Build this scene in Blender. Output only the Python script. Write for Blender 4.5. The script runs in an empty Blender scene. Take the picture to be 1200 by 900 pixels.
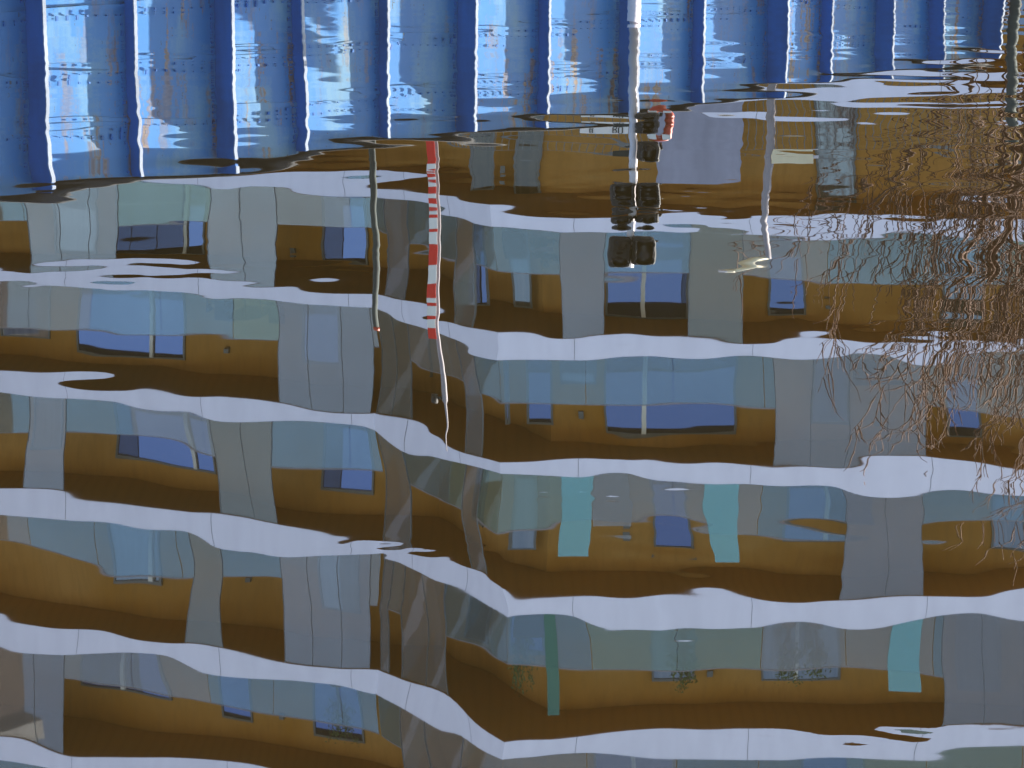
import bpy, bmesh, math, random
import numpy as np
from mathutils import Vector, Matrix
random.seed(7); RNG = np.random.RandomState(11)

# ------------------------------------------------------------------ camera, sky, sun, exposure
SC = bpy.context.scene
COL = SC.collection
H = 1.6                                   # height of the lens over the water
FPX, PW, PH = 3100.0, 1200.0, 900.0       # focal length in photo pixels
PITCH = math.atan(686.0 / FPX)
cd = bpy.data.cameras.new('camera'); cam = bpy.data.objects.new('camera', cd); COL.objects.link(cam)
cam.location = (0, 0, H); cam.rotation_euler = (math.pi/2 - PITCH, 0, 0)
cd.sensor_width = 36; cd.lens = 36 * FPX / PW; cd.clip_start = 0.1; cd.clip_end = 3000
SC.camera = cam

SUN_EL, SUN_AZ = math.radians(33), math.atan2(0.845, 0.535)    # azimuth measured from +Y towards +X
world = bpy.data.worlds.new('World'); SC.world = world; world.use_nodes = True
wn = world.node_tree; wn.nodes.clear()
sky = wn.nodes.new('ShaderNodeTexSky'); sky.sky_type = 'NISHITA'; sky.sun_disc = False
sky.sun_elevation = SUN_EL; sky.sun_rotation = SUN_AZ; sky.air_density = 1.0; sky.dust_density = 0.6
bgn = wn.nodes.new('ShaderNodeBackground'); bgn.inputs['Strength'].default_value = 0.065
won = wn.nodes.new('ShaderNodeOutputWorld')
wn.links.new(sky.outputs[0], bgn.inputs[0]); wn.links.new(bgn.outputs[0], won.inputs[0])
sd = bpy.data.lights.new('sun', 'SUN'); sd.energy = 5.0; sd.angle = math.radians(0.5); sd.color = (1, .94, .84)
sun = bpy.data.objects.new('sun', sd); COL.objects.link(sun)
sdir = Vector((math.sin(SUN_AZ)*math.cos(SUN_EL), math.cos(SUN_AZ)*math.cos(SUN_EL), math.sin(SUN_EL)))
sun.rotation_euler = sdir.to_track_quat('Z', 'Y').to_euler(); sun.location = (30, 0, 40)
SC.view_settings.view_transform = 'Standard'; SC.view_settings.look = 'None'
SC.view_settings.gamma = 1; SC.view_settings.exposure = 3.08
SC.render.engine = 'CYCLES'
cy = SC.cycles
cy.max_bounces = 10; cy.diffuse_bounces = 3; cy.glossy_bounces = 5; cy.transparent_max_bounces = 16
cy.caustics_reflective = False; cy.caustics_refractive = False
cy.use_denoising = True

# ------------------------------------------------------------------ helpers
def tag(o, label=None, cat=None, group=None, kind=None):
    if label: o['label'] = label
    if cat: o['category'] = cat
    if group: o['group'] = group
    if kind: o['kind'] = kind
    return o
def empty(name, loc=(0, 0, 0), rz=0):
    o = bpy.data.objects.new(name, None); COL.objects.link(o); o.location = loc; o.rotation_euler = (0, 0, rz); return o
class MB:
    def __init__(s): s.v = []; s.f = []; s.m = []
    def face(s, pts, mi=0):
        n = len(s.v); s.v += [tuple(p) for p in pts]; s.f.append(tuple(range(n, n+len(pts)))); s.m.append(mi); return s
    def hexa(s, b, t, mi=0, mb=None):
        n = len(s.v); s.v += [tuple(p) for p in b] + [tuple(p) for p in t]; k = len(b)
        s.f.append(tuple(n+i for i in reversed(range(k)))); s.m.append(mi if mb is None else mb)
        s.f.append(tuple(n+k+i for i in range(k))); s.m.append(mi)
        for i in range(k):
            j = (i+1) % k; s.f.append((n+i, n+j, n+k+j, n+k+i)); s.m.append(mi)
        return s
    def box(s, c, d, mi=0, rz=0):
        x, y, z = c; a, b, e = d[0]/2, d[1]/2, d[2]/2; cs, sn = math.cos(rz), math.sin(rz)
        q = [(-a, -b), (a, -b), (a, b), (-a, b)]
        q = [(x+cs*i-sn*j, y+sn*i+cs*j) for i, j in q]
        return s.hexa([(i, j, z-e) for i, j in q], [(i, j, z+e) for i, j in q], mi)
    def tube(s, pts, rad, n=10, mi=0):
        rings = []; P = [Vector(p) for p in pts]
        if not hasattr(rad, '__len__'): rad = [rad]*len(P)
        for i, p in enumerate(P):
            d = (P[min(i+1, len(P)-1)] - P[max(i-1, 0)]).normalized()
            a = d.cross(Vector((0, 1, 0)) if abs(d.y) < .9 else Vector((1, 0, 0))).normalized(); b = d.cross(a)
            base = len(s.v)
            for k in range(n):
                w = 2*math.pi*k/n; s.v.append(tuple(p + (a*math.cos(w)+b*math.sin(w))*rad[i]))
            rings.append(base)
        for r0, r1 in zip(rings, rings[1:]):
            for k in range(n):
                s.f.append((r0+k, r0+(k+1) % n, r1+(k+1) % n, r1+k)); s.m.append(mi)
        s.f.append(tuple(rings[0]+k for k in reversed(range(n)))); s.m.append(mi)
        s.f.append(tuple(rings[-1]+k for k in range(n))); s.m.append(mi)
        return s
    def build(s, name, mats, parent=None, smooth=False, bevel=0):
        me = bpy.data.meshes.new(name); me.from_pydata(s.v, [], s.f); 
        if not isinstance(mats, (list, tuple)): mats = [mats]
        for m in mats: me.materials.append(m)
        me.polygons.foreach_set('material_index', s.m)
        if smooth: me.polygons.foreach_set('use_smooth', [True]*len(s.f))
        bm = bmesh.new(); bm.from_mesh(me); bmesh.ops.recalc_face_normals(bm, faces=bm.faces); bm.to_mesh(me); bm.free()
        o = bpy.data.objects.new(name, me); COL.objects.link(o)
        if parent: o.parent = parent
        if bevel:
            md = o.modifiers.new('bevel', 'BEVEL'); md.width = bevel; md.segments = 2; md.limit_method = 'ANGLE'
        return o

# ------------------------------------------------------------------ materials
class NT:
    def __init__(s, name):
        s.m = bpy.data.materials.new(name); s.m.use_nodes = True; s.t = s.m.node_tree; s.t.nodes.clear()
        s.out = s.n('OutputMaterial')
    def n(s, typ, **kw):
        o = s.t.nodes.new('ShaderNode'+typ)
        for k, v in kw.items(): setattr(o, k, v)
        return o
    def l(s, a, b): s.t.links.new(a, b)
    def noise(s, scale, detail=4, rough=.55, stretch=None, vec='Object'):
        tc = s.n('TexCoord'); mp = s.n('Mapping'); mp.inputs['Scale'].default_value = stretch or (1, 1, 1)
        s.l(tc.outputs[vec], mp.inputs[0]); no = s.n('TexNoise'); no.inputs['Scale'].default_value = scale
        no.inputs['Detail'].default_value = detail; no.inputs['Roughness'].default_value = rough
        s.l(mp.outputs[0], no.inputs['Vector']); return no.outputs['Fac']
    def ramp(s, fac, stops):
        r = s.n('ValToRGB'); e = r.color_ramp.elements
        while len(e) < len(stops): e.new(.5)
        for i, (p, c) in enumerate(stops): e[i].position = p; e[i].color = (*c, 1) if len(c) == 3 else c
        s.l(fac, r.inputs[0]); return r.outputs[0]
    def mix(s, fac, a, b, mode='MIX'):
        m = s.n('Mix', data_type='RGBA', blend_type=mode)
        for i, x in ((0, fac), (6, a), (7, b)):
            if hasattr(x, 'is_output'): s.l(x, m.inputs[i])
            else: m.inputs[i].default_value = x if not isinstance(x, tuple) else (*x, 1)
        return m.outputs[2]
    def bsdf(s, col, rough=.6, metal=0, spec=.5, bump=None, bs=.3, bd=.01):
        b = s.n('BsdfPrincipled'); b.inputs['Roughness'].default_value = rough; b.inputs['Metallic'].default_value = metal
        b.inputs['Specular IOR Level'].default_value = spec
        if hasattr(col, 'is_output'): s.l(col, b.inputs['Base Color'])
        else: b.inputs['Base Color'].default_value = (*col, 1)
        if bump is not None:
            bu = s.n('Bump'); bu.inputs['Strength'].default_value = bs; bu.inputs['Distance'].default_value = bd
            s.l(bump, bu.inputs['Height']); s.l(bu.outputs[0], b.inputs['Normal'])
        s.l(b.outputs[0], s.out.inputs[0]); return s.m
def plain(name, c, rough=.6, metal=0, var=.15, scale=3, stretch=(1, 1, .3)):
    t = NT(name); f = t.noise(scale, stretch=stretch)
    a = tuple(x*(1-var) for x in c); b = tuple(min(1, x*(1+var)) for x in c)
    return t.bsdf(t.ramp(f, [(.3, a), (.7, b)]), rough, metal)
M = {}
M['fascia'] = plain('white_fascia_paint', (.84, .81, .93), .6, 0, .05, 2.5)
t = NT('ochre_render')
oc = t.mix(t.ramp(t.noise(6, 5, .65, (1, 1, .25)), [(.45, (0, 0, 0)), (.8, (.5, .5, .5))]), t.ramp(t.noise(.35, 4), [(.30, (.36, .16, .018)), (.70, (.48, .26, .08))]), (.25, .13, .04))
M['ochre'] = t.bsdf(oc, .85, 0, .3)
t = NT('stained_timber_soffit')
w = t.n('TexWave', wave_type='BANDS', bands_direction='X'); w.inputs['Scale'].default_value = 1.1; w.inputs['Distortion'].default_value = .4
tc = t.n('TexCoord'); t.l(tc.outputs['Object'], w.inputs['Vector'])
M['soffit'] = t.bsdf(t.ramp(w.outputs['Fac'], [(0, (.40, .16, .010)), (.25, (.42, .17, .012)), (1, (.43, .175, .013))]), .7)
M['frame'] = plain('grey_window_frame', (.11, .12, .13), .4)
M['mullion'] = plain('white_window_frame', (.7, .7, .68), .4)
M['deck'] = plain('balcony_deck_concrete', (.55, .53, .50), .8)
def glass(name, tint, refl, rcol=(1, 1, 1), haze=0, hcol=(.5, .55, .6), rough=.02):
    t = NT(name); tr = t.n('BsdfTransparent'); tr.inputs[0].default_value = (*tint, 1)
    gl = t.n('BsdfGlossy'); gl.inputs[0].default_value = (*rcol, 1); gl.inputs['Roughness'].default_value = rough
    f = t.noise(.7, 2); mr = t.n('MapRange'); mr.inputs[3].default_value = refl*.8; mr.inputs[4].default_value = refl*1.2
    t.l(f, mr.inputs[0]); mx = t.n('MixShader'); t.l(mr.outputs[0], mx.inputs[0]); t.l(tr.outputs[0], mx.inputs[1]); t.l(gl.outputs[0], mx.inputs[2])
    o = mx.outputs[0]
    if haze:
        d = t.n('BsdfDiffuse'); d.inputs[0].default_value = (*hcol, 1); m2 = t.n('MixShader'); m2.inputs[0].default_value = haze
        t.l(o, m2.inputs[1]); t.l(d.outputs[0], m2.inputs[2]); o = m2.outputs[0]
    t.l(o, t.out.inputs[0]); return t.m
M['glass_blue'] = glass('balustrade_glass_blue', (.64, .74, .80), .09, (.8, .95, 1), .18, (.26, .34, .36))
M['glass_green'] = glass('balustrade_glass_green', (.66, .76, .72), .09, (.9, .98, .9), .22, (.30, .36, .30))
M['glass_grey'] = glass('balustrade_glass_grey', (.74, .76, .78), .08, (1, .97, .92), .22, (.40, .36, .32))
M['screen_green'] = glass('green_grey_screen_glass', (.74, .72, .68), .07, (.95, 1, .95), .20, (.33, .32, .28))
M['screen_clear'] = glass('clear_screen_glass', (.78, .76, .74), .09, (.9, .95, 1), .16, (.42, .38, .34))
M['screen'] = glass('winter_garden_glass', (.64, .64, .66), .09, (.92, .95, 1), .24, (.40, .37, .35))
M['teal'] = glass('teal_glass', (.50, .86, .86), .12, (.75, 1, 1), .28, (.34, .62, .62))
M['green'] = glass('green_glass', (.35, .62, .52), .08, (.6, 1, .8), .35, (.10, .26, .20))
def pane_mat(name, c0, c1, refl, rc, sc, st):
    t = NT(name); d = t.n('BsdfDiffuse'); t.l(t.ramp(t.noise(sc, 3, stretch=st), [(.3, c0), (.7, c1)]), d.inputs[0])
    g_ = t.n('BsdfGlossy'); g_.inputs[0].default_value = (*rc, 1); g_.inputs['Roughness'].default_value = .02
    bu = t.n('Bump'); bu.inputs['Strength'].default_value = .05; bu.inputs['Distance'].default_value = .05; t.l(t.noise(1.1, 1), bu.inputs['Height']); t.l(bu.outputs[0], g_.inputs['Normal'])
    mx = t.n('MixShader'); mx.inputs[0].default_value = refl; t.l(d.outputs[0], mx.inputs[1]); t.l(g_.outputs[0], mx.inputs[2]); t.l(mx.outputs[0], t.out.inputs[0]); return t.m
M['pane'] = pane_mat('dark_window_pane', (.012, .016, .024), (.03, .035, .045), .18, (.40, .55, 1), 1.2, (1, 1, 1))
M['drape'] = pane_mat('brown_draped_window_pane', (.03, .022, .014), (.09, .065, .04), .05, (.8, .9, 1), 9, (1, 1, .05))
M['curtain'] = pane_mat('curtained_window_pane', (.05, .055, .06), (.15, .145, .14), .14, (.8, .9, 1), 9, (1, 1, .05))
M['metal'] = plain('galvanised_pole', (.26, .23, .24), .8, 0, .1)
M['whitemetal'] = plain('white_pole_paint', (.60, .55, .57), .7, 0, .06)
M['darkmetal'] = plain('dark_green_pole_paint', (.030, .040, .037), .95, 0, .2)
M['black'] = plain('black_signal_housing', (.008, .008, .009), .8, 0, .2)
M['red'] = plain('red_gauge_paint', (.62, .018, .010), .7, 0, .1)
M['white'] = plain('white_gauge_paint', (.72, .70, .66), .5, 0, .05)
M['orange'] = plain('lifebuoy_orange', (.36, .04, .015), .6)
M['lens'] = plain('dark_signal_lens', (.02, .016, .014), .4, 0, .2)
M['lettering'] = plain('sign_lettering_black', (.02, .02, .02), .6)
M['cream'] = plain('cream_lamp_head', (.72, .62, .42), .5, 0, .1)
M['bark'] = plain('reddish_bark', (.075, .026, .008), .9, 0, .35, 8)
M['concrete'] = plain('roof_concrete', (.33, .32, .30), .85)

# ------------------------------------------------------------------ plan geometry (metres)
# visible end points: right facade front, side face, left facade front
A_ = Vector((-32.0, 76.31)); C_ = Vector((-3.46, 65.0)); E_ = Vector((-0.39, 60.0)); F_ = Vector((26.0, 59.2))
FRONT = [A_, C_, E_, F_]
SETB = 2.0
LEV = [4.85, 7.90, 10.75, 13.80, 17.10, 20.50, 23.90, 27.2, 30.5]      # centre of each white slab edge
HALF = [.33, .27, .27, .27, .27, .30, .27, .27, .27]
WL, WR, WTOP = Vector((-4.26, 22.0)), Vector((6.0, 33.72)), 1.70       # blue steel wall, left and right ends in view
def line_hit(k, P, Q):
    """plan ray X = k*Y meets line PQ -> Y"""
    d = Q-P; den = d.x - k*d.y
    s = (k*P.y - P.x)/den
    return P.y + d.y*s, s
def offset_poly(pts, d):
    out = []
    for i, p in enumerate(pts):
        ns = []
        for a, b in ((i-1, i), (i, i+1)):
            if a >= 0 and b < len(pts):
                t_ = (pts[b]-pts[a]).normalized(); ns.append(Vector((-t_.y, t_.x)))   # away from the camera
        if len(ns) == 1: out.append(p + ns[0]*d)
        else:
            m = (ns[0]+ns[1]).normalized(); out.append(p + m*(d/m.dot(ns[0])))
    return out
BACK = offset_poly(FRONT, SETB)
def ray_k(u, v):
    q = (v-450.0)/FPX
    return ((u-600.0)/FPX)/(math.cos(PITCH) - q*math.sin(PITCH))
def seg_s(u, v, seg, poly):
    """metres along a facade segment under the photo point u, v"""
    P, Q = poly[seg], poly[seg+1]
    y, s = line_hit(ray_k(u, v), P, Q)
    return s*(Q-P).length

# ------------------------------------------------------------------ water: swell measured from how the white bands bend
def facade_y(k):
    best = None
    for i in range(3):
        y, s = line_hit(k, FRONT[i], FRONT[i+1])
        if -1e-6 <= s <= 1+1e-6 and (best is None or y < best): best = y
    return best if best else 60.0
EDGE = [  # (level, which side of the slab, points of that edge in the picture)
 (1, 'b', [(0,186),(250,200),(340,198),(433,199),(480,212),(520,229),(560,241),(600,245),(650,249),(720,254),(790,249),(830,256),(870,258),(900,253),(940,253),(1000,254),(1100,257),(1200,260)]),
 (1, 't', [(0,205),(250,212),(330,216),(433,231),(500,241),(560,259),(600,268),(650,277),(700,274),(760,271),(800,268),(850,266),(880,269),(910,273),(930,278),(960,281),(990,280),(1020,275),(1100,276),(1200,278)]),
 (1, 'g', [(0,262),(320,263),(433,268),(520,300),(600,326),(700,328),(800,328),(870,331),(940,333),(1050,338),(1200,340)]),
 (2, 'b', [(0,307),(50,309),(100,311),(150,314),(200,320),(250,324),(300,329),(325,331),(360,332),(390,338),(433,342),(460,348),(500,358),(520,364),(540,380),(577,386),(620,386),(645,395),(690,396),(740,392),(765,398),(800,399),(850,403),(880,404),(920,398),(980,397),(1000,404),(1040,409),(1100,409),(1150,407),(1200,403)]),
 (2, 't', [(0,329),(70,331),(110,333),(170,336),(220,341),(250,344),(300,344),(320,348),(337,359),(400,360),(433,361),(470,370),(510,388),(550,412),(578,423),(620,424),(650,425),(690,423),(720,418),(760,415),(800,420),(830,421),(860,414),(900,413),(920,419),(950,423),(980,419),(1000,413),(1040,416),(1060,427),(1090,430),(1120,426),(1150,418),(1200,412)]),
 (2, 'g', [(0,377),(75,380),(110,388),(222,390),(322,392),(433,397),(520,440),(577,470),(700,473),(800,478),(930,480),(1080,485),(1200,488)]),
 (3, 'b', [(0,431),(45,431),(68,442),(85,454),(110,457),(150,457),(190,456),(220,461),(280,461),(300,464),(340,472),(360,480),(390,485),(433,484),(470,490),(498,498),(512,519),(540,531),(560,538),(577,543),(620,543),(660,539),(720,542),(800,546),(850,548),(900,545),(950,541),(1000,542),(1050,540),(1080,540),(1120,547),(1200,550)]),
 (3, 't', [(0,455),(40,457),(60,463),(100,464),(150,465),(160,474),(200,475),(235,473),(252,486),(300,490),(370,492),(433,496),(455,516),(475,530),(510,538),(550,546),(577,552),(640,557),(690,560),(710,553),(740,553),(760,564),(800,567),(850,567),(900,565),(970,566),(1000,573),(1010,586),(1030,588),(1070,580),(1200,580)]),
 (3, 'g', [(0,513),(150,512),(220,522),(322,551),(433,545),(520,590),(577,625),(640,620),(700,609),(800,612),(850,630),(900,625),(1000,618),(1080,620),(1200,626)]),
 (4, 'b', [(0,571),(50,574),(80,576),(120,583),(180,586),(210,592),(250,597),(290,599),(306,610),(330,619),(400,627),(433,629),(450,633),(480,649),(530,662),(560,680),(585,690),(596,707),(650,706),(700,705),(760,708),(800,707),(850,702),(880,701),(905,711),(940,714),(970,710),(1000,708),(1060,712),(1100,707),(1150,703),(1200,698)]),
 (4, 't', [(0,602),(50,607),(100,615),(180,616),(225,615),(238,630),(250,635),(300,640),(315,648),(330,650),(360,648),(400,645),(433,645),(470,662),(498,676),(512,700),(530,707),(560,717),(596,723),(640,720),(680,722),(705,733),(760,733),(800,735),(840,739),(870,733),(920,729),(950,729),(980,737),(1010,738),(1060,732),(1100,723),(1140,718),(1170,720),(1180,730),(1200,735)]),
 (4, 'g', [(0,640),(80,652),(110,671),(320,673),(433,705),(510,745),(600,780),(700,780),(800,789),(950,783),(1080,788),(1200,795)]),
 (5, 'b', [(0,718),(30,721),(60,731),(130,733),(145,747),(160,750),(230,751),(260,760),(300,767),(350,777),(400,781),(433,781),(470,797),(500,808),(530,818),(542,842),(560,863),(575,870),(640,872),(700,865),(780,857),(830,861),(870,858),(920,860),(960,869),(990,876),(1040,872),(1120,866),(1200,871)]),
 (5, 't', [(0,760),(40,760),(70,765),(100,763),(170,761),(200,763),(213,774),(222,786),(250,789),(290,791),(350,793),(400,798),(433,813),(470,830),(510,858),(535,880),(570,888),(620,888),(650,883),(690,881),(720,885),(760,891),(830,894),(900,889),(1000,889),(1060,893),(1100,899),(1200,901)]),
 (5, 'g', [(0,793),(80,795),(120,806),(215,815),(240,820),(360,838),(433,852),(500,905),(600,950),(1200,960)]),
 (6, 'b', [(0,862),(40,863),(62,868),(75,886),(100,892),(150,890),(200,888),(300,893),(320,900),(433,930)]),
]
WEDGE = [(0,232),(30,230),(60,223),(100,215),(200,208),(255,204),(300,196),(340,187),(400,175),(460,170),(520,165),(560,160),(600,156),(630,147),(700,138),(740,132),(790,125),(850,118),(900,111),(930,101),(985,92),(1050,86),(1110,81),(1150,74),(1200,66)]
BUMPS = [  # small lenses: u, v, radius u, radius v, shift
 (105,438,38,5,26),(100,448,40,4,-10),(385,327,30,4,16),(378,336,26,4,-8),(735,404,26,3.5,-16),(660,394,24,3,-9),
 (410,199,40,3,-9),(420,209,60,3,10),(445,222,40,4,-12),(440,230,46,3,9),(470,356,28,3,10),(500,372,26,4,-14),(560,412,20,3,-8),
 (1095,388,22,3,22),(1035,132,40,3,-14),(985,112,50,3,9),(320,206,40,3,8),
 (700,568,50,2.5,12),(860,862,40,3,-9),(1085,880,40,2.5,8),(515,504,14,4,-10),(960,610,50,4,10),(1080,636,60,5,-14)]
def build_slope():
    US = np.arange(-80, 1281, 4.0); VS = np.arange(-60, 961, 1.5)
    S = np.zeros((len(VS), len(US)))
    for j, u in enumerate(US):
        uc = min(max(u, 0), 1200); keys = []
        ve = np.interp(uc, *zip(*WEDGE))
        def slope_at(v, Z, Yt):
            q = (v-450.0)/FPX; tn = math.tan(PITCH + math.atan(q))       # downward tangent at the centre column
            Y0 = H/tn; k = ray_k(u, v); sec = math.sqrt(1+k*k)
            return math.tan((math.atan(Z/((Yt(k)-Y0)*sec)) - math.atan(H/(Y0*sec)))/2)
        keys.append((-60, 0)); keys.append((0, 0))
        yw = lambda k: line_hit(k, WL, WR)[0]
        sw = slope_at(ve, WTOP, yw); keys += [(ve-12, sw), (ve+7, sw)]
        if uc > 880:
            vb = np.interp(uc, [870,920,1000,1050,1150,1200], [113,118,126,124,120,122])
            if vb > ve+12: keys.append((vb, slope_at(vb, LEV[0]+HALF[0], facade_y)))
        for lv, side, pts in EDGE:
            if uc > pts[-1][0]+1: continue
            v = np.interp(uc, *zip(*pts))
            if v < ve+15: continue
            Z = LEV[lv] + {'b': -HALF[lv], 't': HALF[lv], 'g': HALF[lv]+1.12}[side]
            keys.append((v, slope_at(v, Z, facade_y)))
        keys.sort(); kv, ks = zip(*keys)
        S[:, j] = np.interp(VS, kv, ks)
    def blur(a, r, ax):
        x = np.arange(-int(3*r)-1, int(3*r)+2); g = np.exp(-.5*(x/r)**2); g /= g.sum()
        return np.apply_along_axis(lambda m: np.convolve(np.pad(m, len(x)//2, 'edge'), g, 'valid'), ax, a)
    S = blur(S, 1.3, 0); S = blur(S, 1.1, 1)
    UU, VV = np.meshgrid(US, VS)
    for u0, v0, su, sv, d in BUMPS:
        S += d/(2*FPX*.85)*np.exp(-((UU-u0)/su)**2-((VV-v0)/sv)**2)
    return US, VS, S
def build_water():
    US, VS, S = build_slope()
    nx, x0, dx = 1240, -7.4, 14.8/1239
    X = x0 + dx*np.arange(nx)
    ys = [3.2]
    while ys[-1] < 37: ys.append(ys[-1]*1.0034)
    Y = np.array(ys); ny = len(Y)
    XX, YY = np.meshgrid(X, Y)
    e = np.arctan(H/YY) - PITCH; q = np.tan(e)
    vv = 450 + FPX*q
    uu = 600 + FPX*(XX/YY)*(math.cos(PITCH) - q*math.sin(PITCH))
    fu = np.clip((uu-US[0])/(US[1]-US[0]), 0, len(US)-1.001); fv = np.clip((vv-VS[0])/(VS[1]-VS[0]), 0, len(VS)-1.001)
    iu = fu.astype(int); iv = fv.astype(int); fu -= iu; fv -= iv
    s = (S[iv, iu]*(1-fu)+S[iv, iu+1]*fu)*(1-fv) + (S[iv+1, iu]*(1-fu)+S[iv+1, iu+1]*fu)*fv
    out = np.clip(np.maximum(-60-uu, uu-1260)/120, 0, 1)
    s = s*(1-out)
    # least squares height with h_Y = s and small h_X (cosine transform over X, tridiagonal over Y)
    n = np.arange(nx); Cm = np.cos(np.pi*np.outer(n, n+.5)/nx)       # k x sample
    Sk = s @ Cm.T
    k = np.pi*n/(nx*dx)
    dY = np.diff(Y); sm = (Sk[1:]+Sk[:-1])/2
    cw = np.gradient(Y)
    w2 = .07*(H/Y)**2
    a = 1.0/dY                                                       # link weights
    diag = np.zeros((ny, nx)); rhs = np.zeros((ny, nx))
    diag[:-1] += a[:, None]; diag[1:] += a[:, None]
    rhs[1:] += sm; rhs[:-1] -= sm
    diag += cw[:, None]*(w2[:, None]*k[None]**2 + 2e-3)
    lo = -a; cp = np.zeros((ny, nx)); dp = np.zeros((ny, nx))
    cp[0] = lo[0]/diag[0]; dp[0] = rhs[0]/diag[0]
    for i in range(1, ny):
        den = diag[i] - lo[i-1]*cp[i-1]
        if i < ny-1: cp[i] = lo[i]/den
        dp[i] = (rhs[i] - lo[i-1]*dp[i-1])/den
    hk = np.zeros((ny, nx)); hk[-1] = dp[-1]
    for i in range(ny-2, -1, -1): hk[i] = dp[i] - cp[i]*hk[i+1]
    wt = np.full(nx, 2.0/nx); wt[0] = 1.0/nx
    h = (hk*wt) @ Cm
    # wind ripples: stronger far out and towards the right bank
    amp = np.clip((YY-7.5)/7, 0, 1)**1.5*.42 + .085
    amp *= 1 + .7*np.clip((uu-1000)/160, 0, 1)
    amp *= 1 - .6*np.clip((YY-22)/10, 0, 1)
    rp = np.zeros_like(h)
    for i in range(70):
        lam = RNG.uniform(.28, 1.1); th = RNG.normal(0, .75); kk = 2*math.pi/lam
        rp += RNG.uniform(.5, 1)*.0016/kk*np.sin(kk*(math.sin(th)*XX + math.cos(th)*YY) + RNG.uniform(0, 6.28))
    fine = np.zeros_like(h)
    for i in range(40):
        lam = RNG.uniform(.10, .26); th = RNG.normal(0, .8); kk = 2*math.pi/lam
        fine += .0008/kk*np.sin(kk*(math.sin(th)*XX + math.cos(th)*YY) + RNG.uniform(0, 6.28))
    patch = .5+.5*np.sin(XX*2.1+1.3*np.sin(YY*1.7)+.6)*np.sin(YY*1.3+XX*.7)
    h = h + rp*amp + fine*(.38+.8*np.clip((YY-8)/6, 0, 1)*np.clip((16-YY)/4, 0, 1))*patch**2*.8
    for cx, cy_, rx, ry, am in ((.24, 6.02, .20, .07, .006), (.66, 4.40, .14, .04, .006), (.33, 4.92, .16, .045, .004), (-.22, 5.6, .16, .06, .004)):
        w_ = np.exp(-((XX-cx)/rx)**2-((YY-cy_)/ry)**2)
        for i in range(9):
            lam = RNG.uniform(.05, .11); th = RNG.normal(0, .6); kk = 2*math.pi/lam
            h += w_*am*.5/kk*np.sin(kk*(math.sin(th)*XX + math.cos(th)*YY) + RNG.uniform(0, 6.28))
    edge = np.clip((7.35-np.abs(XX))/.6, 0, 1)*np.clip((YY-3.25)/.4, 0, 1)
    h = h*edge*edge*(3-2*edge)
    # pad to a wide sheet
    Xp = np.concatenate([[-60, -25, -12], X, [12, 25, 60]]); Yp = np.concatenate([[-25, -8, 0, 2.4], Y])
    hp = np.zeros((len(Yp), len(Xp))); hp[4:, 3:-3] = h
    # far water edge is hidden behind the quay
    A, B = np.meshgrid(Xp, Yp); V = np.stack([A.ravel(), B.ravel(), hp.ravel()], 1).astype(np.float32)
    r, c = len(Yp), len(Xp); idx = np.arange(r*c).reshape(r, c)
    Fq = np.stack([idx[:-1, :-1].ravel(), idx[:-1, 1:].ravel(), idx[1:, 1:].ravel(), idx[1:, :-1].ravel()], 1).astype(np.int32)
    me = bpy.data.meshes.new('water'); me.vertices.add(len(V)); me.vertices.foreach_set('co', V.ravel())
    me.loops.add(Fq.size); me.loops.foreach_set('vertex_index', Fq.ravel())
    me.polygons.add(len(Fq)); me.polygons.foreach_set('loop_start', np.arange(0, Fq.size, 4, dtype=np.int32))
    me.polygons.foreach_set('use_smooth', np.ones(len(Fq), dtype=bool))
    me.update(calc_edges=True); me.validate()
    o = bpy.data.objects.new('water', me); COL.objects.link(o)
    t = NT('canal_water')
    gl = t.n('BsdfGlossy'); gl.inputs['Roughness'].default_value = 0.008; gl.inputs[0].default_value = (1, 1, 1, 1)
    df = t.n('BsdfDiffuse'); df.inputs[0].default_value = (.005, .0038, .0016, 1)
    fr = t.n('Fresnel'); fr.inputs['IOR'].default_value = 1.333
    mx = t.n('MixShader'); mr = t.n('MapRange'); mr.inputs[3].default_value = .38; mr.inputs[4].default_value = .60
    t.l(fr.outputs[0], mr.inputs[0]); t.l(mr.outputs[0], mx.inputs[0]); t.l(df.outputs[0], mx.inputs[1]); t.l(gl.outputs[0], mx.inputs[2])
    t.l(mx.outputs[0], t.out.inputs[0])
    me.materials.append(t.m)
    tag(o, 'calm brown canal water with slow swell and reflections', None, None, 'structure')
    return o
build_water()

# ------------------------------------------------------------------ ground behind the quay
wd = (WR-WL).normalized(); wnrm = Vector((wd.y, -wd.x))            # wall direction, normal to the water
W0 = WL - wd*14.4; W1 = WR + wd*0.0
g = MB()
far = 900
gp = [W0 - wnrm*.25, W1 - wnrm*.25, Vector((70, 40)), Vector((far, 60)), Vector((far, far)), Vector((-far, far)), Vector((-far, -60)), Vector((-60, -60)), Vector((-60, W0.y-6))]
g.hexa([(p.x, p.y, -1.0) for p in gp], [(p.x, p.y, .62) for p in gp])
t = NT('quay_paving'); f = t.noise(.5, 6); f2 = t.noise(12, 3)
tag(g.build('ground', t.bsdf(t.mix(f2, t.ramp(f, [(.35, (.10, .095, .085)), (.65, (.17, .16, .14))]), (.12, .11, .10)), .9)), 'grey paved quay ground behind the steel wall', None, None, 'structure')

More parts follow.
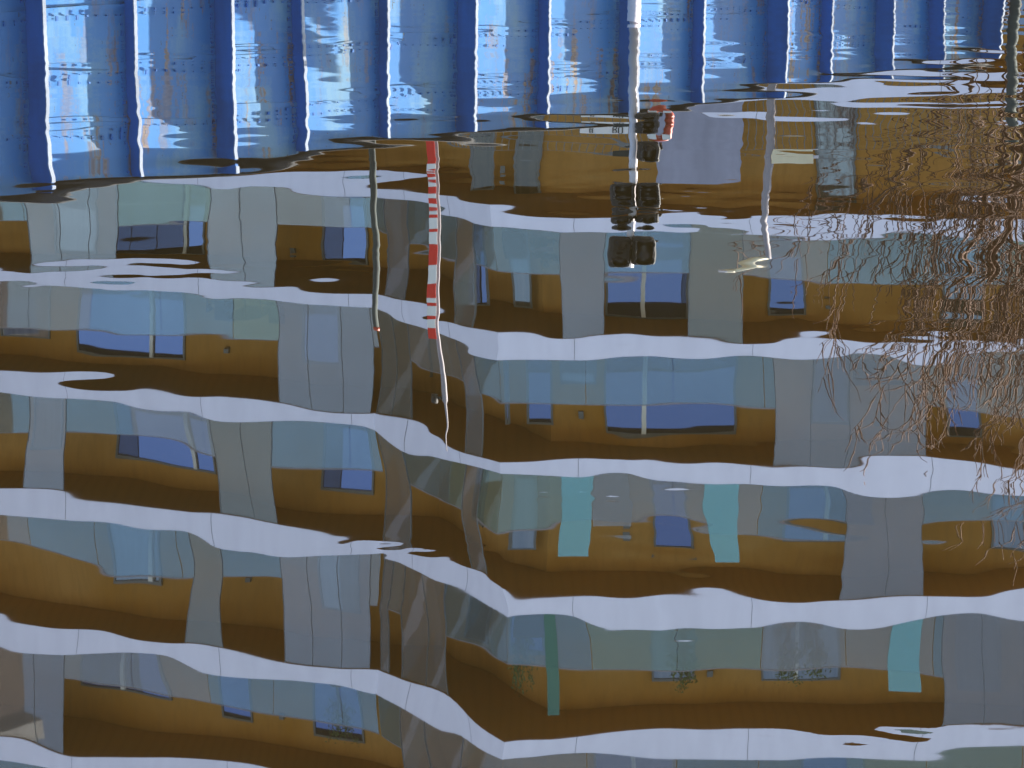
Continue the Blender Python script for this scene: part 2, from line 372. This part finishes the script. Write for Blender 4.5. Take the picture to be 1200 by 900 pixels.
# ------------------------------------------------------------------ blue steel wall with ribs
def paint_blue():
    t = NT('weathered_blue_paint')
    base = t.ramp(t.noise(.9, 5, stretch=(1, 1, .35)), [(.3, (.008, .13, .36)), (.6, (.014, .17, .43))])
    pale = t.ramp(t.noise(1.6, 7, .68, (1, 1, .5)), [(.49, (0, 0, 0)), (.62, (.55, .55, .55))])
    base = t.mix(pale, base, (.17, .31, .36))
    rust = t.ramp(t.noise(7, 6, .7, (1, 1, .22)), [(.53, (0, 0, 0)), (.60, (.9, .9, .9))])
    zone = t.ramp(t.noise(.55, 2), [(.42, (0, 0, 0)), (.58, (1, 1, 1))])
    m = t.n('Math', operation='MULTIPLY'); t.l(rust, m.inputs[0]); t.l(zone, m.inputs[1])
    rc = t.ramp(t.noise(14, 3), [(.3, (.08, .035, .015)), (.7, (.30, .19, .09))])
    col = t.mix(m.outputs[0], base, rc)
    fl = t.ramp(t.noise(22, 4, .6, (1, 1, .4)), [(.66, (0, 0, 0)), (.70, (1, 1, 1))])
    col = t.mix(fl, col, (.035, .05, .07))
    return t.bsdf(col, .46, 0, .40, t.noise(2.0, 4), .15, .02)
M['blue'] = paint_blue()
M['bluerib'] = plain('blue_rib_paint', (.010, .12, .36), .7, 0, .25, 4)
M['blind'] = plain('pale_lilac_cloth_screen', (.30, .30, .38), .8, 0, .12, 3)
M['ribedge'] = plain('bare_rib_flange', (.30, .34, .42), .45, 0, .3, 6)
M['cap'] = plain('dark_cap_rail', (.010, .011, .013), .9, 0, .3)
wall = tag(empty('steel_wall', (WL.x, WL.y, 0)), 'weathered blue riveted steel quay wall with projecting ribs and rust', 'wall')
def wpt(s, out, z):       # s metres from WL along the wall, out = towards the water; local coordinates
    p = wd*s + wnrm*out; return (p.x, p.y, z)
def wbox(mb, s0, s1, o0, o1, z0, z1, mi=0):
    mb.hexa([wpt(s0, o0, z0), wpt(s1, o0, z0), wpt(s1, o1, z0), wpt(s0, o1, z0)], [wpt(s0, o0, z1), wpt(s1, o0, z1), wpt(s1, o1, z1), wpt(s0, o1, z1)], mi)
LW = (WR-WL).length
ribu = [37, 152, 257, 346, 447, 540, 633, 727, 812, 898, 962, 1025, 1087, 1150]
shade = [.62, .37, .70, .45, .33, .70, .38, .65, .38, .70, .45, .74, .6, .74]       # share of each bay that the next rib shades
def wall_s(u): 
    y, s = line_hit(ray_k(u, 120), WL, WR); return s*LW
rs_ = [wall_s(u) for u in ribu]
ribs = [(x_, shade[i]*(rs_[i]-rs_[i-1] if i else 1.22)/3.39) for i, x_ in enumerate(rs_)]
s = rs_[0]-1.22; i = 0
pre = []
while s > -14: pre.append((s, .24 if i % 2 == 0 else .14)); s -= 1.22; i += 1
ribs = list(reversed(pre)) + ribs
mb = MB(); wbox(mb, -14.4, LW, -.25, 0, -1.5, WTOP-.06)
for j in range(3):      # horizontal plate laps
    wbox(mb, -14.3, LW-.02, .002, .010, .12+.52*j, .16+.52*j)
plate_mb = mb; mb = MB(); wbox(mb, -14.4, LW+.05, -.30, .13, WTOP-.014, WTOP); cap_mb = mb; mb = plate_mb
for s, d in ribs:
    for z in np.arange(.05, WTOP-.12, .085):
        for off in (-.07, .055):
            mb.hexa([wpt(s+off-.012, .0, z-.012), wpt(s+off+.012, .0, z-.012), wpt(s+off+.012, .014, z-.012), wpt(s+off-.012, .014, z-.012)],
                    [wpt(s+off-.012, .0, z+.012), wpt(s+off+.012, .0, z+.012), wpt(s+off+.012, .014, z+.012), wpt(s+off-.012, .014, z+.012)], 1)
for z in (.22, .74, 1.25):
    for s in np.arange(-4, LW-.2, .11):
        wbox(mb, s-.012, s+.012, .009, .020, z-.012, z+.012, 1)
mb.build('plate', [M['blue'], M['bluerib']], wall); cap_mb.build('cap_rail', M['cap'], wall, bevel=.01)
for s, d in ribs:
    mb = MB(); wbox(mb, s-.03, s, 0, d, -1.5, WTOP-.07); r = mb.build('rib', M['bluerib'], wall)
    mb = MB(); wbox(mb, s-.032, s+.002, d, d+.012, -1.5, WTOP-.08); mb.build('rib_flange', M['ribedge'], r)
# dark end post
ep = tag(empty('mooring_post', (WR.x+.30, WR.y-.35, -1.4)), 'dark steel mooring post at the far right end of the blue wall', 'post')
zpt = -H + WR.y*math.tan(PITCH + math.atan((142-450)/FPX)) + 1.4
MB().tube([(0, 0, 0), (0, 0, zpt)], .07, 12).build('post_shaft', M['darkmetal'], ep, True)
MB().tube([(0, 0, zpt), (0, 0, zpt+.05)], .085, 12).build('post_cap', M['darkmetal'], ep, True)

# ------------------------------------------------------------------ apartment building
bld = tag(empty('apartment_building', (0, 62, 0)), 'apartment building with white balcony edges, ochre walls and glass balustrades across the quay', 'building')
OFF = Vector((0, 62))
def L(p, z): return (p.x-OFF.x, p.y-OFF.y, z)
def frame_of(seg, poly):
    P, Q = poly[seg], poly[seg+1]; t_ = (Q-P).normalized(); return P, t_, Vector((t_.y, -t_.x)), (Q-P).length      # origin, along, outward
def fbox(mb, seg, poly, s0, s1, o0, o1, z0, z1, mi=0):
    P, t_, n_, _ = frame_of(seg, poly)
    q = [P+t_*s0+n_*o0, P+t_*s1+n_*o0, P+t_*s1+n_*o1, P+t_*s0+n_*o1]
    mb.hexa([L(p, z0) for p in q], [L(p, z1) for p in q], mi)
# slabs
slab_back = offset_poly(FRONT, SETB-.02)
for lv, Z in enumerate(LEV):
    hf = HALF[lv]; mb = MB(); n = len(FRONT)
    for i in range(n-1):
        q = [FRONT[i], FRONT[i+1], slab_back[i+1], slab_back[i]]
        b = [L(p, Z-hf) for p in q]; t_ = [L(p, Z+hf) for p in q]
        mb.face([b[0], b[1], t_[1], t_[0]], 0)
        mb.face([b[0], b[1], b[2], b[3]], 1); mb.face([t_[0], t_[1], t_[2], t_[3]], 2)
    for seg in range(3):
        LL = frame_of(seg, FRONT)[3]
        for s in np.arange(1.2+.3*seg, LL-.3, 4.1 if seg != 1 else 2.4):
            fbox(mb, seg, FRONT, s-.005, s+.005, .001, .004, Z-hf+.002, Z+hf-.002, 3)
    mb.build('balcony_slab', [M['fascia'], M['soffit'], M['deck'], M['frame']], bld)
# back walls, one per storey
for lv in range(-1, len(LEV)-1):
    z0 = .3 if lv < 0 else LEV[lv]+HALF[lv]; z1 = LEV[lv+1]-HALF[lv+1]
    mb = MB(); inner = offset_poly(FRONT, SETB+.3)
    for i in range(3):
        q = [BACK[i], BACK[i+1], inner[i+1], inner[i]]
        mb.hexa([L(p, z0-.2) for p in q], [L(p, z1+.2) for p in q])
    mb.build('wall', M['ochre'], bld)
mb = MB(); inner = offset_poly(FRONT, SETB+.31)
q = inner + [Vector((26, 78)), Vector((-32, 92))]
mb.hexa([L(p, .3) for p in q], [L(p, LEV[-1]-.2) for p in q]); mb.build('building_core', M['concrete'], bld)
mb = MB(); q = slab_back + [Vector((26.4, 79)), Vector((-32.4, 93))]
mb.hexa([L(p, LEV[-1]+.3) for p in q], [L(p, LEV[-1]+.8) for p in q]); mb.build('roof', M['concrete'], bld)

# balustrade glass: per level and segment, panels between joints with tints of their own
tints = ['glass_blue', 'glass_grey', 'glass_green', 'glass_blue', 'glass_grey', 'glass_blue']
screens = {}    # (level, segment) -> list of (u0, u1): full height glazing
SCR = [ (1,0,30,133),(1,0,248,322),(2,0,325,431),(3,0,33,80),(3,0,250,320),(4,0,213,250),(4,0,325,431),(5,0,0,78),
        (2,1,440,474),(2,1,536,556),(1,1,448,474),(1,1,536,556),(3,1,440,470),(3,1,536,556),(4,1,465,512),(4,1,437,452),(5,1,470,520),
        (1,2,657,708),(1,2,808,868),(2,2,905,1080),(3,2,985,1075),(4,2,1100,1240) ]
def vmid(lv, f=.5):   # rough picture height of a storey on the right facade, only to turn u into metres
    return [185, 330, 480, 630, 800, 930][lv] if lv < 6 else 1000
ucorner = {0: (-1e9, 1e9)}
for lv, Z in enumerate(LEV[:-1]):
    z0 = Z+HALF[lv]; z1 = LEV[lv+1]-HALF[lv+1]
    for seg in range(3):
        P, t_, n_, LL = frame_of(seg, FRONT)
        holes = sorted([(seg_s(a, vmid(lv), seg, FRONT), seg_s(b, vmid(lv), seg, FRONT)) for l2, sg, a, b in SCR if l2 == lv and sg == seg])
        holes = [(max(.05, a), min(LL-.05, b)) for a, b in holes]
        for a, b in holes:
            mb = MB(); fbox(mb, seg, FRONT, a, b, -.06, -.045, z0, z1); sc_ = mb.build('glass_screen', M[['screen', 'screen_clear', 'screen_green'][int(a*1.7+lv*2+seg) % 3]], bld)
            mb = MB(); nn = max(1, round((b-a)/.95))
            for k_ in range(nn+1):
                x = a+(b-a)*k_/nn; wdt = .008 if 0 < k_ < nn else .012
                fbox(mb, seg, FRONT, x-wdt*.6, x+wdt*.6, -.070, -.035, z0, z1)
            mb.build('screen_bar', M['frame'], sc_)
        if lv == 0:      # the lowest balcony has an upright bar railing
            mb = MB()
            for s in np.arange(.1, LL-.05, .17): fbox(mb, seg, FRONT, s-.008, s+.008, -.07, -.05, z0, z0+1.0)
            fbox(mb, seg, FRONT, .02, LL-.02, -.08, -.04, z0+1.0, z0+1.04)
            mb.build('bar_railing', M['frame'], bld); continue
        # glass in panels, cut at the screens
        s = .03; parts = []
        cuts = holes + [(LL-.03, LL)]
        for a, b in cuts:
            while s < a-.05:
                w_ = min(2.05, a-s); parts.append((s, s+w_)); s += w_
            s = max(s, b)
        for k_, (a, b) in enumerate(parts):
            run = int((a+lv*3.3+seg*5)/4.1)
            mb = MB(); fbox(mb, seg, FRONT, a+.008, b-.008, -.065, -.050, z0+.02, z0+1.10)
            mb.build('balustrade_glass', M[tints[(run*5+lv*2) % 6]], bld)
        runs = []
        for a, b in parts:
            if runs and abs(runs[-1][1]-a) < .01: runs[-1][1] = b
            else: runs.append([a, b])
        for a, b in runs:
            rb = MB(); fbox(rb, seg, FRONT, a, b, -.070, -.045, z0+1.10, z0+1.125); rb.build('handrail', M['metal'], bld)

# windows on the back wall: (level, segment, u0, u1, mullion u or None, sill, head, kind)
WIN = [
 (1,0,133,246,222,.2,2.25,'pane'),(1,0,377,428,None,.1,2.2,'pane'),(1,0,60,110,None,.2,2.2,'curtain'),
 (2,0,96,222,183,.1,2.25,'pane'),(2,0,356,396,None,.1,2.1,'pane'),(2,0,2,60,None,.3,2.0,'curtain'),
 (3,0,141,250,225,.1,2.2,'pane'),(3,0,375,430,None,.1,2.2,'pane'),(3,0,40,78,None,.1,2.1,'curtain'),
 (4,0,137,186,178,.1,1.9,'curtain'),(4,0,375,420,None,.1,2.2,'curtain'),
 (5,0,102,184,148,.1,2.0,'pane'),(5,0,247,285,None,.1,2.2,'pane'),(5,0,364,420,None,.1,2.3,'pane'),
 (1,1,490,512,None,.1,2.2,'curtain'),(2,1,483,505,None,.1,2.2,'pane'),(3,1,553,566,None,.1,2.2,'pane'),(4,1,540,562,None,.1,2.2,'pane'),
 (0,2,556,584,None,.1,2.4,'drape'),(0,2,612,641,None,.1,2.5,'drape'),(0,2,957,1003,None,.1,2.6,'curtain'),
 (1,2,556,571,None,.1,2.2,'pane'),(1,2,598,624,None,.1,2.2,'curtain'),(1,2,710,808,758,.1,2.3,'pane'),(1,2,897,942,None,.1,2.15,'pane'),(1,2,1100,1150,None,.1,2.2,'curtain'),
 (2,2,586,592,None,.1,2.2,'pane'),(2,2,610,640,None,.1,2.2,'pane'),(2,2,651,700,None,.2,1.1,'curtain'),(2,2,710,860,758,.1,2.3,'pane'),(2,2,948,992,None,.1,2.0,'pane'),(2,2,1105,1150,None,.1,2.3,'pane'),
 (3,2,596,622,None,.1,2.1,'curtain'),(3,2,758,804,None,.1,2.3,'pane'),(3,2,917,1012,963,.1,1.7,'pane'),(3,2,1152,1196,None,.1,2.2,'curtain'),
 (4,2,586,632,None,.1,1.5,'pane'),(4,2,755,803,None,.1,2.0,'curtain'),(4,2,886,980,930,.1,2.1,'curtain'),(4,2,1115,1165,None,.1,2.2,'curtain'),
 (5,2,690,780,735,.1,2.1,'pane'),(5,2,930,1010,None,.1,2.1,'pane'),
]
k_ = 0
for lv, seg, u0, u1, um, z0, z1, kind in WIN:
    Zb = LEV[lv]+HALF[lv]; v = vmid(lv)
    a, b = seg_s(u0, v, seg, BACK), seg_s(u1, v, seg, BACK)
    mb = MB(); fw = .055
    for x0, x1, y0, y1 in ((a, b, z1-fw, z1), (a, b, z0, z0+fw), (a, a+fw, z0+fw, z1-fw), (b-fw, b, z0+fw, z1-fw)):
        fbox(mb, seg, BACK, x0, x1, .002, .06, Zb+y0, Zb+y1)
    w_ = mb.build('window', M['frame'], bld)
    mb = MB(); fbox(mb, seg, BACK, a+fw, b-fw, .004, .025, Zb+z0+fw, Zb+z1-fw); mb.build('window_pane', M[kind], w_)
    if um:
        x = seg_s(um, v, seg, BACK); mb = MB(); fbox(mb, seg, BACK, x-.05, x+.05, .027, .10, Zb+z0+fw, Zb+z1-fw); mb.build('mullion', M['mullion'], w_)
# coloured panels
for lv, u0, u1, z0, z1, mt in ((3,650,690,.0,1.75,'teal'),(3,824,862,.0,1.8,'teal'),(4,1036,1072,.0,1.7,'teal'),(0,770,868,.0,1.75,'blind'),(4,632,646,.0,2.3,'green'),(3,692,735,.0,1.3,'glass_grey')):
    Zb = LEV[lv]+HALF[lv]; v = vmid(lv); a, b = seg_s(u0, v, 2, FRONT), seg_s(u1, v, 2, FRONT)
    mb = MB(); fbox(mb, 2, FRONT, a, b, -.045, -.02, Zb+.01, Zb+z1); mb.build('coloured_panel', M[mt], bld)
# ground floor windows under the lowest slab, wall lamps
for seg, step in ((0, 4.2), (2, 4.0)):
    LL = frame_of(seg, BACK)[3]
    for s in np.arange(1.5, LL-3, step):
        mb = MB(); fbox(mb, seg, BACK, s, s+2.2, .002, .05, 1.5, 3.6); w_ = mb.build('window', M['frame'], bld)
        mb = MB(); fbox(mb, seg, BACK, s+.06, s+2.14, .052, .06, 1.56, 3.54); mb.build('window_pane', M['pane'], w_)
for lv, seg, u in ((1,0,345),(2,0,268),(4,0,280),(5,0,326),(0,2,596),(1,2,972),(2,2,678),(3,2,730),(4,2,820),(2,2,1022)):
    Zb = LEV[lv]+HALF[lv]; s = seg_s(u, vmid(lv), seg, BACK)
    mb = MB(); fbox(mb, seg, BACK, s-.07, s+.07, .002, .10, Zb+1.8, Zb+1.95); mb.build('wall_lamp', M['frame'], bld)

# ------------------------------------------------------------------ poles, signals, lamp
def spot(u, v, Y):
    k = ray_k(u, v); return k*Y, Y
def zat(v, Y):       # height that is seen at picture height v by reflection, at depth Y
    return -H + Y*math.tan(PITCH + math.atan((v-450)/FPX))
# dark post behind the wall
x, y = spot(437, 280, 29.5)
p = tag(empty('dark_post', (x, y, .6)), 'dark green steel post with an orange tip behind the blue wall', 'post')
zt = zat(397, y)-.6
MB().tube([(0, 0, 0), (0, 0, zt-.06)], .038, 14).build('post_shaft', M['darkmetal'], p, True)
MB().tube([(0, 0, zt-.06), (0, 0, zt)], .040, 14).build('tip', M['orange'], p, True)
# gauge board
x, y = spot(507.5, 280, 28.6)
p = tag(empty('gauge_board', (x, y, .6)), 'narrow red and white banded gauge board beside the tall grey mast', 'gauge')
zt = zat(404, y)
segv = [170,190,205,211,218,228,240,251,257,264,274,282,300,318,341,352,360,366,387,404]
for i, (a, b) in enumerate(zip(segv, segv[1:])):
    za, zb = zat(a, y)-.6, zat(b, y)-.6
    if i == 0: za = 0
    MB().box((0, 0, (za+zb)/2), (.10, .03, zb-za-.001)).build('band', M['red' if i % 2 == 0 else 'white'], p)
# tall mast
x, y = spot(514.5, 300, 28.9)
p = tag(empty('tall_mast', (x, y, .6)), 'tall slim pale grey mast with a small lantern near its top', 'mast')
zt = zat(522, y)-.6; zl = zat(473, y)-.6
MB().tube([(0, 0, 0), (0, 0, zl), (0, 0, zl+.02), (0, 0, zt)], [.034, .022, .010, .006], 14).build('mast_shaft', M['metal'], p, True)
MB().tube([(-.09, 0, zl-.05), (-.09, 0, zl+.02)], .035, 12).build('lantern', M['black'], p, True)
MB().box((-.045, 0, zl-.02), (.09, .02, .02)).build('bracket', M['black'], p)
# signal mast, standing in the water before the wall
x, y = spot(742, 150, 26.6)
sm = tag(empty('signal_mast', (x, y, -1.4)), 'pale pole standing in the water before the blue wall carrying black signal lamps', 'signal mast')
zz = lambda v: zat(v, y)+1.4
MB().tube([(0, 0, 0), (0, 0, zz(28))], .066, 16).build('lower_pole', M['whitemetal'], sm, True)
MB().tube([(0, 0, zz(28)), (0, 0, zz(318))], [.046, .040], 16).build('upper_pole', M['whitemetal'], sm, True)
pxm = y/FPX
def head(cx, v0, v1, wpx):
    hh = zz(v1)-zz(v0); w_ = wpx*pxm; zc = (zz(v0)+zz(v1))/2
    h_ = MB().box((0, 0, 0), (w_, .22, hh)).build('signal_head', M['black'], sm, bevel=.05); h_.location = ((cx-742)*pxm, -.04, zc)
    n = 14; mb = MB(); R = min(w_, hh)*.36      # hood
    for k in range(n):
        a0, a1 = math.radians(-30+240*k/n), math.radians(-30+240*(k+1)/n)
        q = []
        for r_ in (R, R+.012):
            for a_ in (a0, a1): q.append((r_*math.cos(a_), r_*math.sin(a_)))
        b = [(q[0][0], -.11, q[0][1]), (q[1][0], -.11, q[1][1]), (q[3][0], -.11, q[3][1]), (q[2][0], -.11, q[2][1])]
        mb.hexa(b, [(i, -.30, j) for i, _, j in b])
    mb.build('hood', M['black'], h_)
    mb = MB().tube([(0, -.112, 0), (0, -.135, 0)], R*.95, 20); mb.build('signal_lens', M['lens'], h_, True)
    MB().tube([(w_*.5, 0, -hh*.25), (w_*.62, 0, -hh*.25)], .035, 10).build('hinge', M['black'], h_, True)
for a in ((729.5, 207, 241, 29), (760, 207, 241, 28), (729.5, 245, 266, 27), (760, 245, 265, 27), (728, 284, 316, 28), (757, 280, 309, 28), (760, 166, 190, 28), (759, 130, 151, 30)):
    head(*a)
for v in (224, 255, 298, 178, 140):
    MB().box((.0, .06, zz(v)), (.40, .03, .05)).build('crossbar', M['darkmetal'], sm)
# lifebuoy hanging on the mast
x2 = x + (774-742)*pxm
lb = tag(empty('lifebuoy', (x2, y-.02, zat(142, y))), 'orange red lifebuoy hanging beside the upper black signal lamp', 'lifebuoy')
pts = [(.11*math.cos(a), 0, .16*math.sin(a)) for a in np.linspace(0, 2*math.pi, 33)]
MB().tube(pts, .045, 10).build('ring', M['orange'], lb, True)
mb = MB()
for a in (45, 135, 225, 315):
    c = math.radians(a); mb.box((.11*math.cos(c), 0, .16*math.sin(c)), (.09, .09, .05))
mb.build('white_band', M['white'], lb)
# name board
x, y = spot(709, 145, 30.6)
sg = tag(empty('sign_board', (x, y, .6)), 'white sign board with black characters behind the blue wall', 'sign')
z0, z1 = zat(138.5, y)-.6, zat(152, y)-.6; ww = 55*y/FPX
MB().box((0, 0, (z0+z1)/2), (ww, .03, z1-z0)).build('board', M['white'], sg)
for sx in (-.4, .4): MB().tube([(sx*ww, .03, 0), (sx*ww, .03, z1)], .018, 8).build('leg', M['metal'], sg)
def text(body, size, loc, parent):
    cu = bpy.data.curves.new('lettering', 'FONT'); cu.body = body; cu.size = size; cu.extrude = .003; cu.align_x = 'CENTER'; cu.align_y = 'CENTER'
    o = bpy.data.objects.new('tmp_text', cu); COL.objects.link(o)
    dg = bpy.context.evaluated_depsgraph_get(); me = bpy.data.meshes.new_from_object(o.evaluated_get(dg))
    bpy.data.objects.remove(o); me.materials.clear(); me.materials.append(M['lettering'])
    r = bpy.data.objects.new('lettering', me); COL.objects.link(r); r.parent = parent; r.location = loc; r.rotation_euler = (math.pi/2, 0, 0)
    return r
text('B', (z1-z0)*.75, (-ww*.27, -.02, (z0+z1)/2), sg); text('n0', (z1-z0)*1.0, (ww*.27, -.02, (z0+z1)/2), sg)
# street lamp
x, y = spot(901, 210, 34.5)
sl = tag(empty('street_lamp', (x, y, .6)), 'pale street lamp column with a curved arm and white tipped head', 'street lamp')
zt = zat(310, y)-.6; px = y/FPX
MB().tube([(0, 0, 0), (0, 0, zt*.55), (0, 0, zt)], [.075, .064, .04], 16).build('column', M['metal'], sl, True)
MB().tube([(0, 0, zt-.02), (-15*px, 0, zt-.01), (-28*px, 0, zt+4*px), (-40*px, 0, zt+10*px)], [.035, .035, .05, .045], 10).build('arm', M['cream'], sl, True)
MB().box((-54*px, 0, zt+12*px), (10*px, .12, 5*px)).build('lamp_head', M['whitemetal'], sl, bevel=.01)
MB().tube([(-40*px, 0, zt+10*px), (-52*px, 0, zt+12*px)], .05, 10).build('lamp_housing', M['cream'], sl, True)
# short arm bracket with box
zb = zat(182, y)-.6
MB().box((27*px, 0, zb-6*px*0), (50*px, .16, 17*px)).build('direction_board', M['cream'], sl, bevel=.01)
MB().box((55*px, -.02, zat(175, y)-.6), (6*px, .10, 6*px)).build('board_tip', M['whitemetal'], sl)

# ------------------------------------------------------------------ bare tree at the right bank
def bare_tree(name, base, height, label, seed, lean, spread=1.0, depth=5, stems=0):
    rnd = random.Random(seed)
    root = tag(empty(name, base), label, 'shrub' if stems else 'tree', 'bare shrubs on the right bank' if stems else 'bare trees on the right bank')
    tr, br = MB(), MB()
    def grow(p, d, L_, r, lv):
        n = 5; pts = [p]; rs = [r]
        for i in range(n):
            d = (d + Vector((rnd.gauss(0, .13), rnd.gauss(0, .13), rnd.gauss(.04, .08)))).normalized()
            p = p + d*(L_/n); pts.append(p); rs.append(r*(1-.55*(i+1)/n))
        (tr if lv == 0 else br).tube(pts, rs, 8 if lv < 2 else 4)
        if lv >= depth: return
        m = {0: 9, 1: 5, 2: 4, 3: 3, 4: 2}[lv]
        for j in range(m):
            f = .25 + .75*(j+rnd.random())/m; i = min(n-1, int(f*n)); q = pts[i].lerp(pts[i+1], f*n-i)
            az = rnd.uniform(0, 2*math.pi); side = Vector((math.cos(az), math.sin(az)*.8, 0))
            dd = (d*rnd.uniform(.5, .9) + side*rnd.uniform(.6, 1.0)*spread + Vector((0, 0, .15))).normalized()
            grow(q, dd, L_*rnd.uniform(.42, .62), max(.008, rs[i]*rnd.uniform(.4, .55)), lv+1)
    if stems:
        for i in range(stems):
            a = rnd.uniform(0, 6.28); grow(Vector((math.cos(a)*.15, math.sin(a)*.15, 0)), Vector((math.cos(a)*.45, math.sin(a)*.3, 1)).normalized(), height*.9, height*.007, 1)
        br.build('stems', M['bark'], root, True); return
    grow(Vector((0, 0, 0)), Vector(lean).normalized(), height*.8, height*.017, 0)
    tr.build('trunk', M['bark'], root, True); br.build('crown', M['bark'], root, True)
for u, Y, hgt, label, seed, lean, spr in (
    (1205, 38, 7.4, 'slender bare tree with reddish twigs just behind the end of the blue wall', 3, (-.01, 0, 1), .6),
    (1272, 41, 8.0, 'larger bare tree with spreading reddish branches at the far right', 9, (-.05, 0, 1), .75),
    (1196, 36.5, 5.4, 'low thin bare tree nearest to the dark mooring post', 21, (.03, 0, 1), .55),
    (1232, 36.6, 5.8, 'low bushy bare tree beside the slender one', 33, (.0, 0, 1), .7)):
    x, y = spot(u, 300, Y)
    bare_tree('bare_tree', (x, y, .6), hgt, label, seed, lean, spr)
for u, Y, hgt, label, seed in ((1176, 35.6, 4.4, 'bare many-stemmed shrub next to the dark mooring post', 5), (1200, 35.2, 3.6, 'bare many-stemmed shrub between the slender tree and the frame edge', 6)):
    x, y = spot(u, 200, Y); bare_tree('bare_shrub', (x, y, .6), hgt, label, seed, (0, 0, 1), .8, 4, 4)

# ------------------------------------------------------------------ things kept on the balconies
def on_balcony(lv, seg, u, out=-.9):
    P, t_, n_, LL = frame_of(seg, FRONT); p = P + t_*seg_s(u, vmid(lv), seg, FRONT) + n_*out
    return (p.x, p.y, LEV[lv]+HALF[lv]), math.atan2(t_.y, t_.x)
M['terracotta'] = plain('terracotta_pot', (.30, .11, .05), .8)
M['leaf'] = plain('balcony_plant_leaf', (.07, .11, .03), .7, 0, .4, 9)
M['wicker'] = plain('dark_wicker', (.03, .028, .026), .7, 0, .3, 20)
M['cloth'] = plain('dark_blue_cushion', (.03, .04, .10), .8)
def plant(lv, seg, u, hgt, w_, label, seed):
    loc, rz = on_balcony(lv, seg, u); r = tag(empty('potted_plant', loc, rz), label, 'plant', 'potted plants on the balconies')
    MB().tube([(0, 0, 0), (0, 0, .35)], [.15, .20], 14).build('pot', M['terracotta'], r, True)
    rnd = random.Random(seed); st, lf = MB(), MB()
    for i in range(16):
        a = rnd.uniform(0, 6.28); e = Vector((math.cos(a)*w_*rnd.uniform(.2, 1), math.sin(a)*w_*rnd.uniform(.2, .8), hgt*rnd.uniform(.55, 1)))
        mid = Vector((e.x*.3, e.y*.3, e.z*.6)); st.tube([(0, 0, .33), mid, e], [.008, .006, .003], 4)
        for k in range(34):
            f = rnd.uniform(.25, 1); q = mid.lerp(e, f) + Vector((rnd.gauss(0, .06), rnd.gauss(0, .06), rnd.gauss(0, .07)))
            d1 = Vector((rnd.gauss(0, 1), rnd.gauss(0, 1), rnd.gauss(0, 1))).normalized(); d2 = d1.cross(Vector((rnd.random(), 1, rnd.random()))).normalized()
            L_ = rnd.uniform(.03, .06); lf.face([q, q+d1*L_+d2*L_*.35, q+d1*2*L_, q+d1*L_-d2*L_*.35])
    st.build('stems', M['bark'], r); lf.build('foliage', M['leaf'], r)
plant(4, 2, 792, 2.1, .45, 'leafy potted plant beside the tall curtained window high on the right facade', 1)
plant(4, 2, 922, 1.9, .40, 'bushy potted plant in front of the wide curtained window high on the right facade', 2)
plant(4, 2, 958, 1.7, .35, 'smaller potted plant at the right end of the wide curtained window', 3)
plant(4, 2, 600, 2.0, .5, 'potted shrub by the inner corner beside the green panel', 4)
plant(5, 0, 375, 2.0, .45, 'potted plant on the upper left balcony near the corner window', 5)
plant(1, 2, 640, 1.0, .4, 'low potted plant behind the glass of the lowest glazed right balcony', 6)
def chair(lv, seg, u, label, grp=None):
    loc, rz = on_balcony(lv, seg, u); r = tag(empty('balcony_chair', loc, rz), label, 'chair', grp)
    MB().box((0, 0, .42), (.52, .5, .06)).build('seat', M['wicker'], r, bevel=.01)
    MB().box((0, .24, .68), (.52, .05, .48)).build('backrest', M['wicker'], r, bevel=.01)
    for sx in (-.23, .23):
        MB().box((sx, 0, .62), (.05, .48, .04)).build('armrest', M['wicker'], r)
        for sy in (-.21, .21): MB().tube([(sx, sy, 0), (sx, sy, .60 if sy < 0 else .40)], .018, 8).build('leg', M['wicker'], r)
def table(lv, seg, u, label):
    loc, rz = on_balcony(lv, seg, u); r = tag(empty('balcony_table', loc, rz), label, 'table')
    MB().tube([(0, 0, .70), (0, 0, .73)], .42, 24).build('tabletop', M['wicker'], r)
    MB().tube([(0, 0, .03), (0, 0, .70)], .03, 10).build('pedestal', M['wicker'], r, True)
    MB().tube([(0, 0, 0), (0, 0, .03)], .24, 20).build('base', M['wicker'], r)
chair(2, 0, 240, 'dark wicker chair left of the round table on the left balcony'); table(2, 0, 268, 'round dark table between two wicker chairs on the left balcony')
chair(2, 0, 300, 'dark wicker chair right of the round table beside the tall glass screen')
chair(1, 2, 605, 'dark wicker chair on the lowest glazed balcony of the right facade')
chair(2, 2, 1015, 'dark wicker chair inside the wide glass screen of the right facade'); table(2, 2, 1040, 'round dark table inside the wide glass screen of the right facade')
loc, rz = on_balcony(4, 2, 612); r = tag(empty('storage_box', loc, rz), 'dark blue cushion box near the inner corner high on the right facade', 'box')
MB().box((0, 0, .32), (.85, .5, .64)).build('box_body', M['cloth'], r, bevel=.02); MB().box((0, 0, .665), (.89, .54, .05)).build('lid', M['wicker'], r, bevel=.01)

# ------------------------------------------------------------------ unseen brick block on the left bank, added to darken the inner side face
M['brick'] = plain('shade_block_brick', (.07, .045, .035), .9, 0, .3, 2)
nb = tag(empty('shade_block', (-55, 58, .6)), 'unseen tall dark brick block added on the left bank to shade the inner side of the apartment building', 'building')
MB().box((0, 0, 17), (30, 16, 34)).build('wall', M['brick'], nb); MB().box((0, 0, 34.3), (31, 17, .6)).build('roof', M['concrete'], nb)
for zz_ in np.arange(2, 32, 3.2):
    for yy in np.arange(-6, 7, 4.0):
        w_ = MB().box((15.02, yy, zz_), (.06, 1.6, 1.7)).build('window', M['frame'], nb); MB().box((15.06, yy, zz_), (.02, 1.45, 1.55)).build('window_pane', M['pane'], w_)
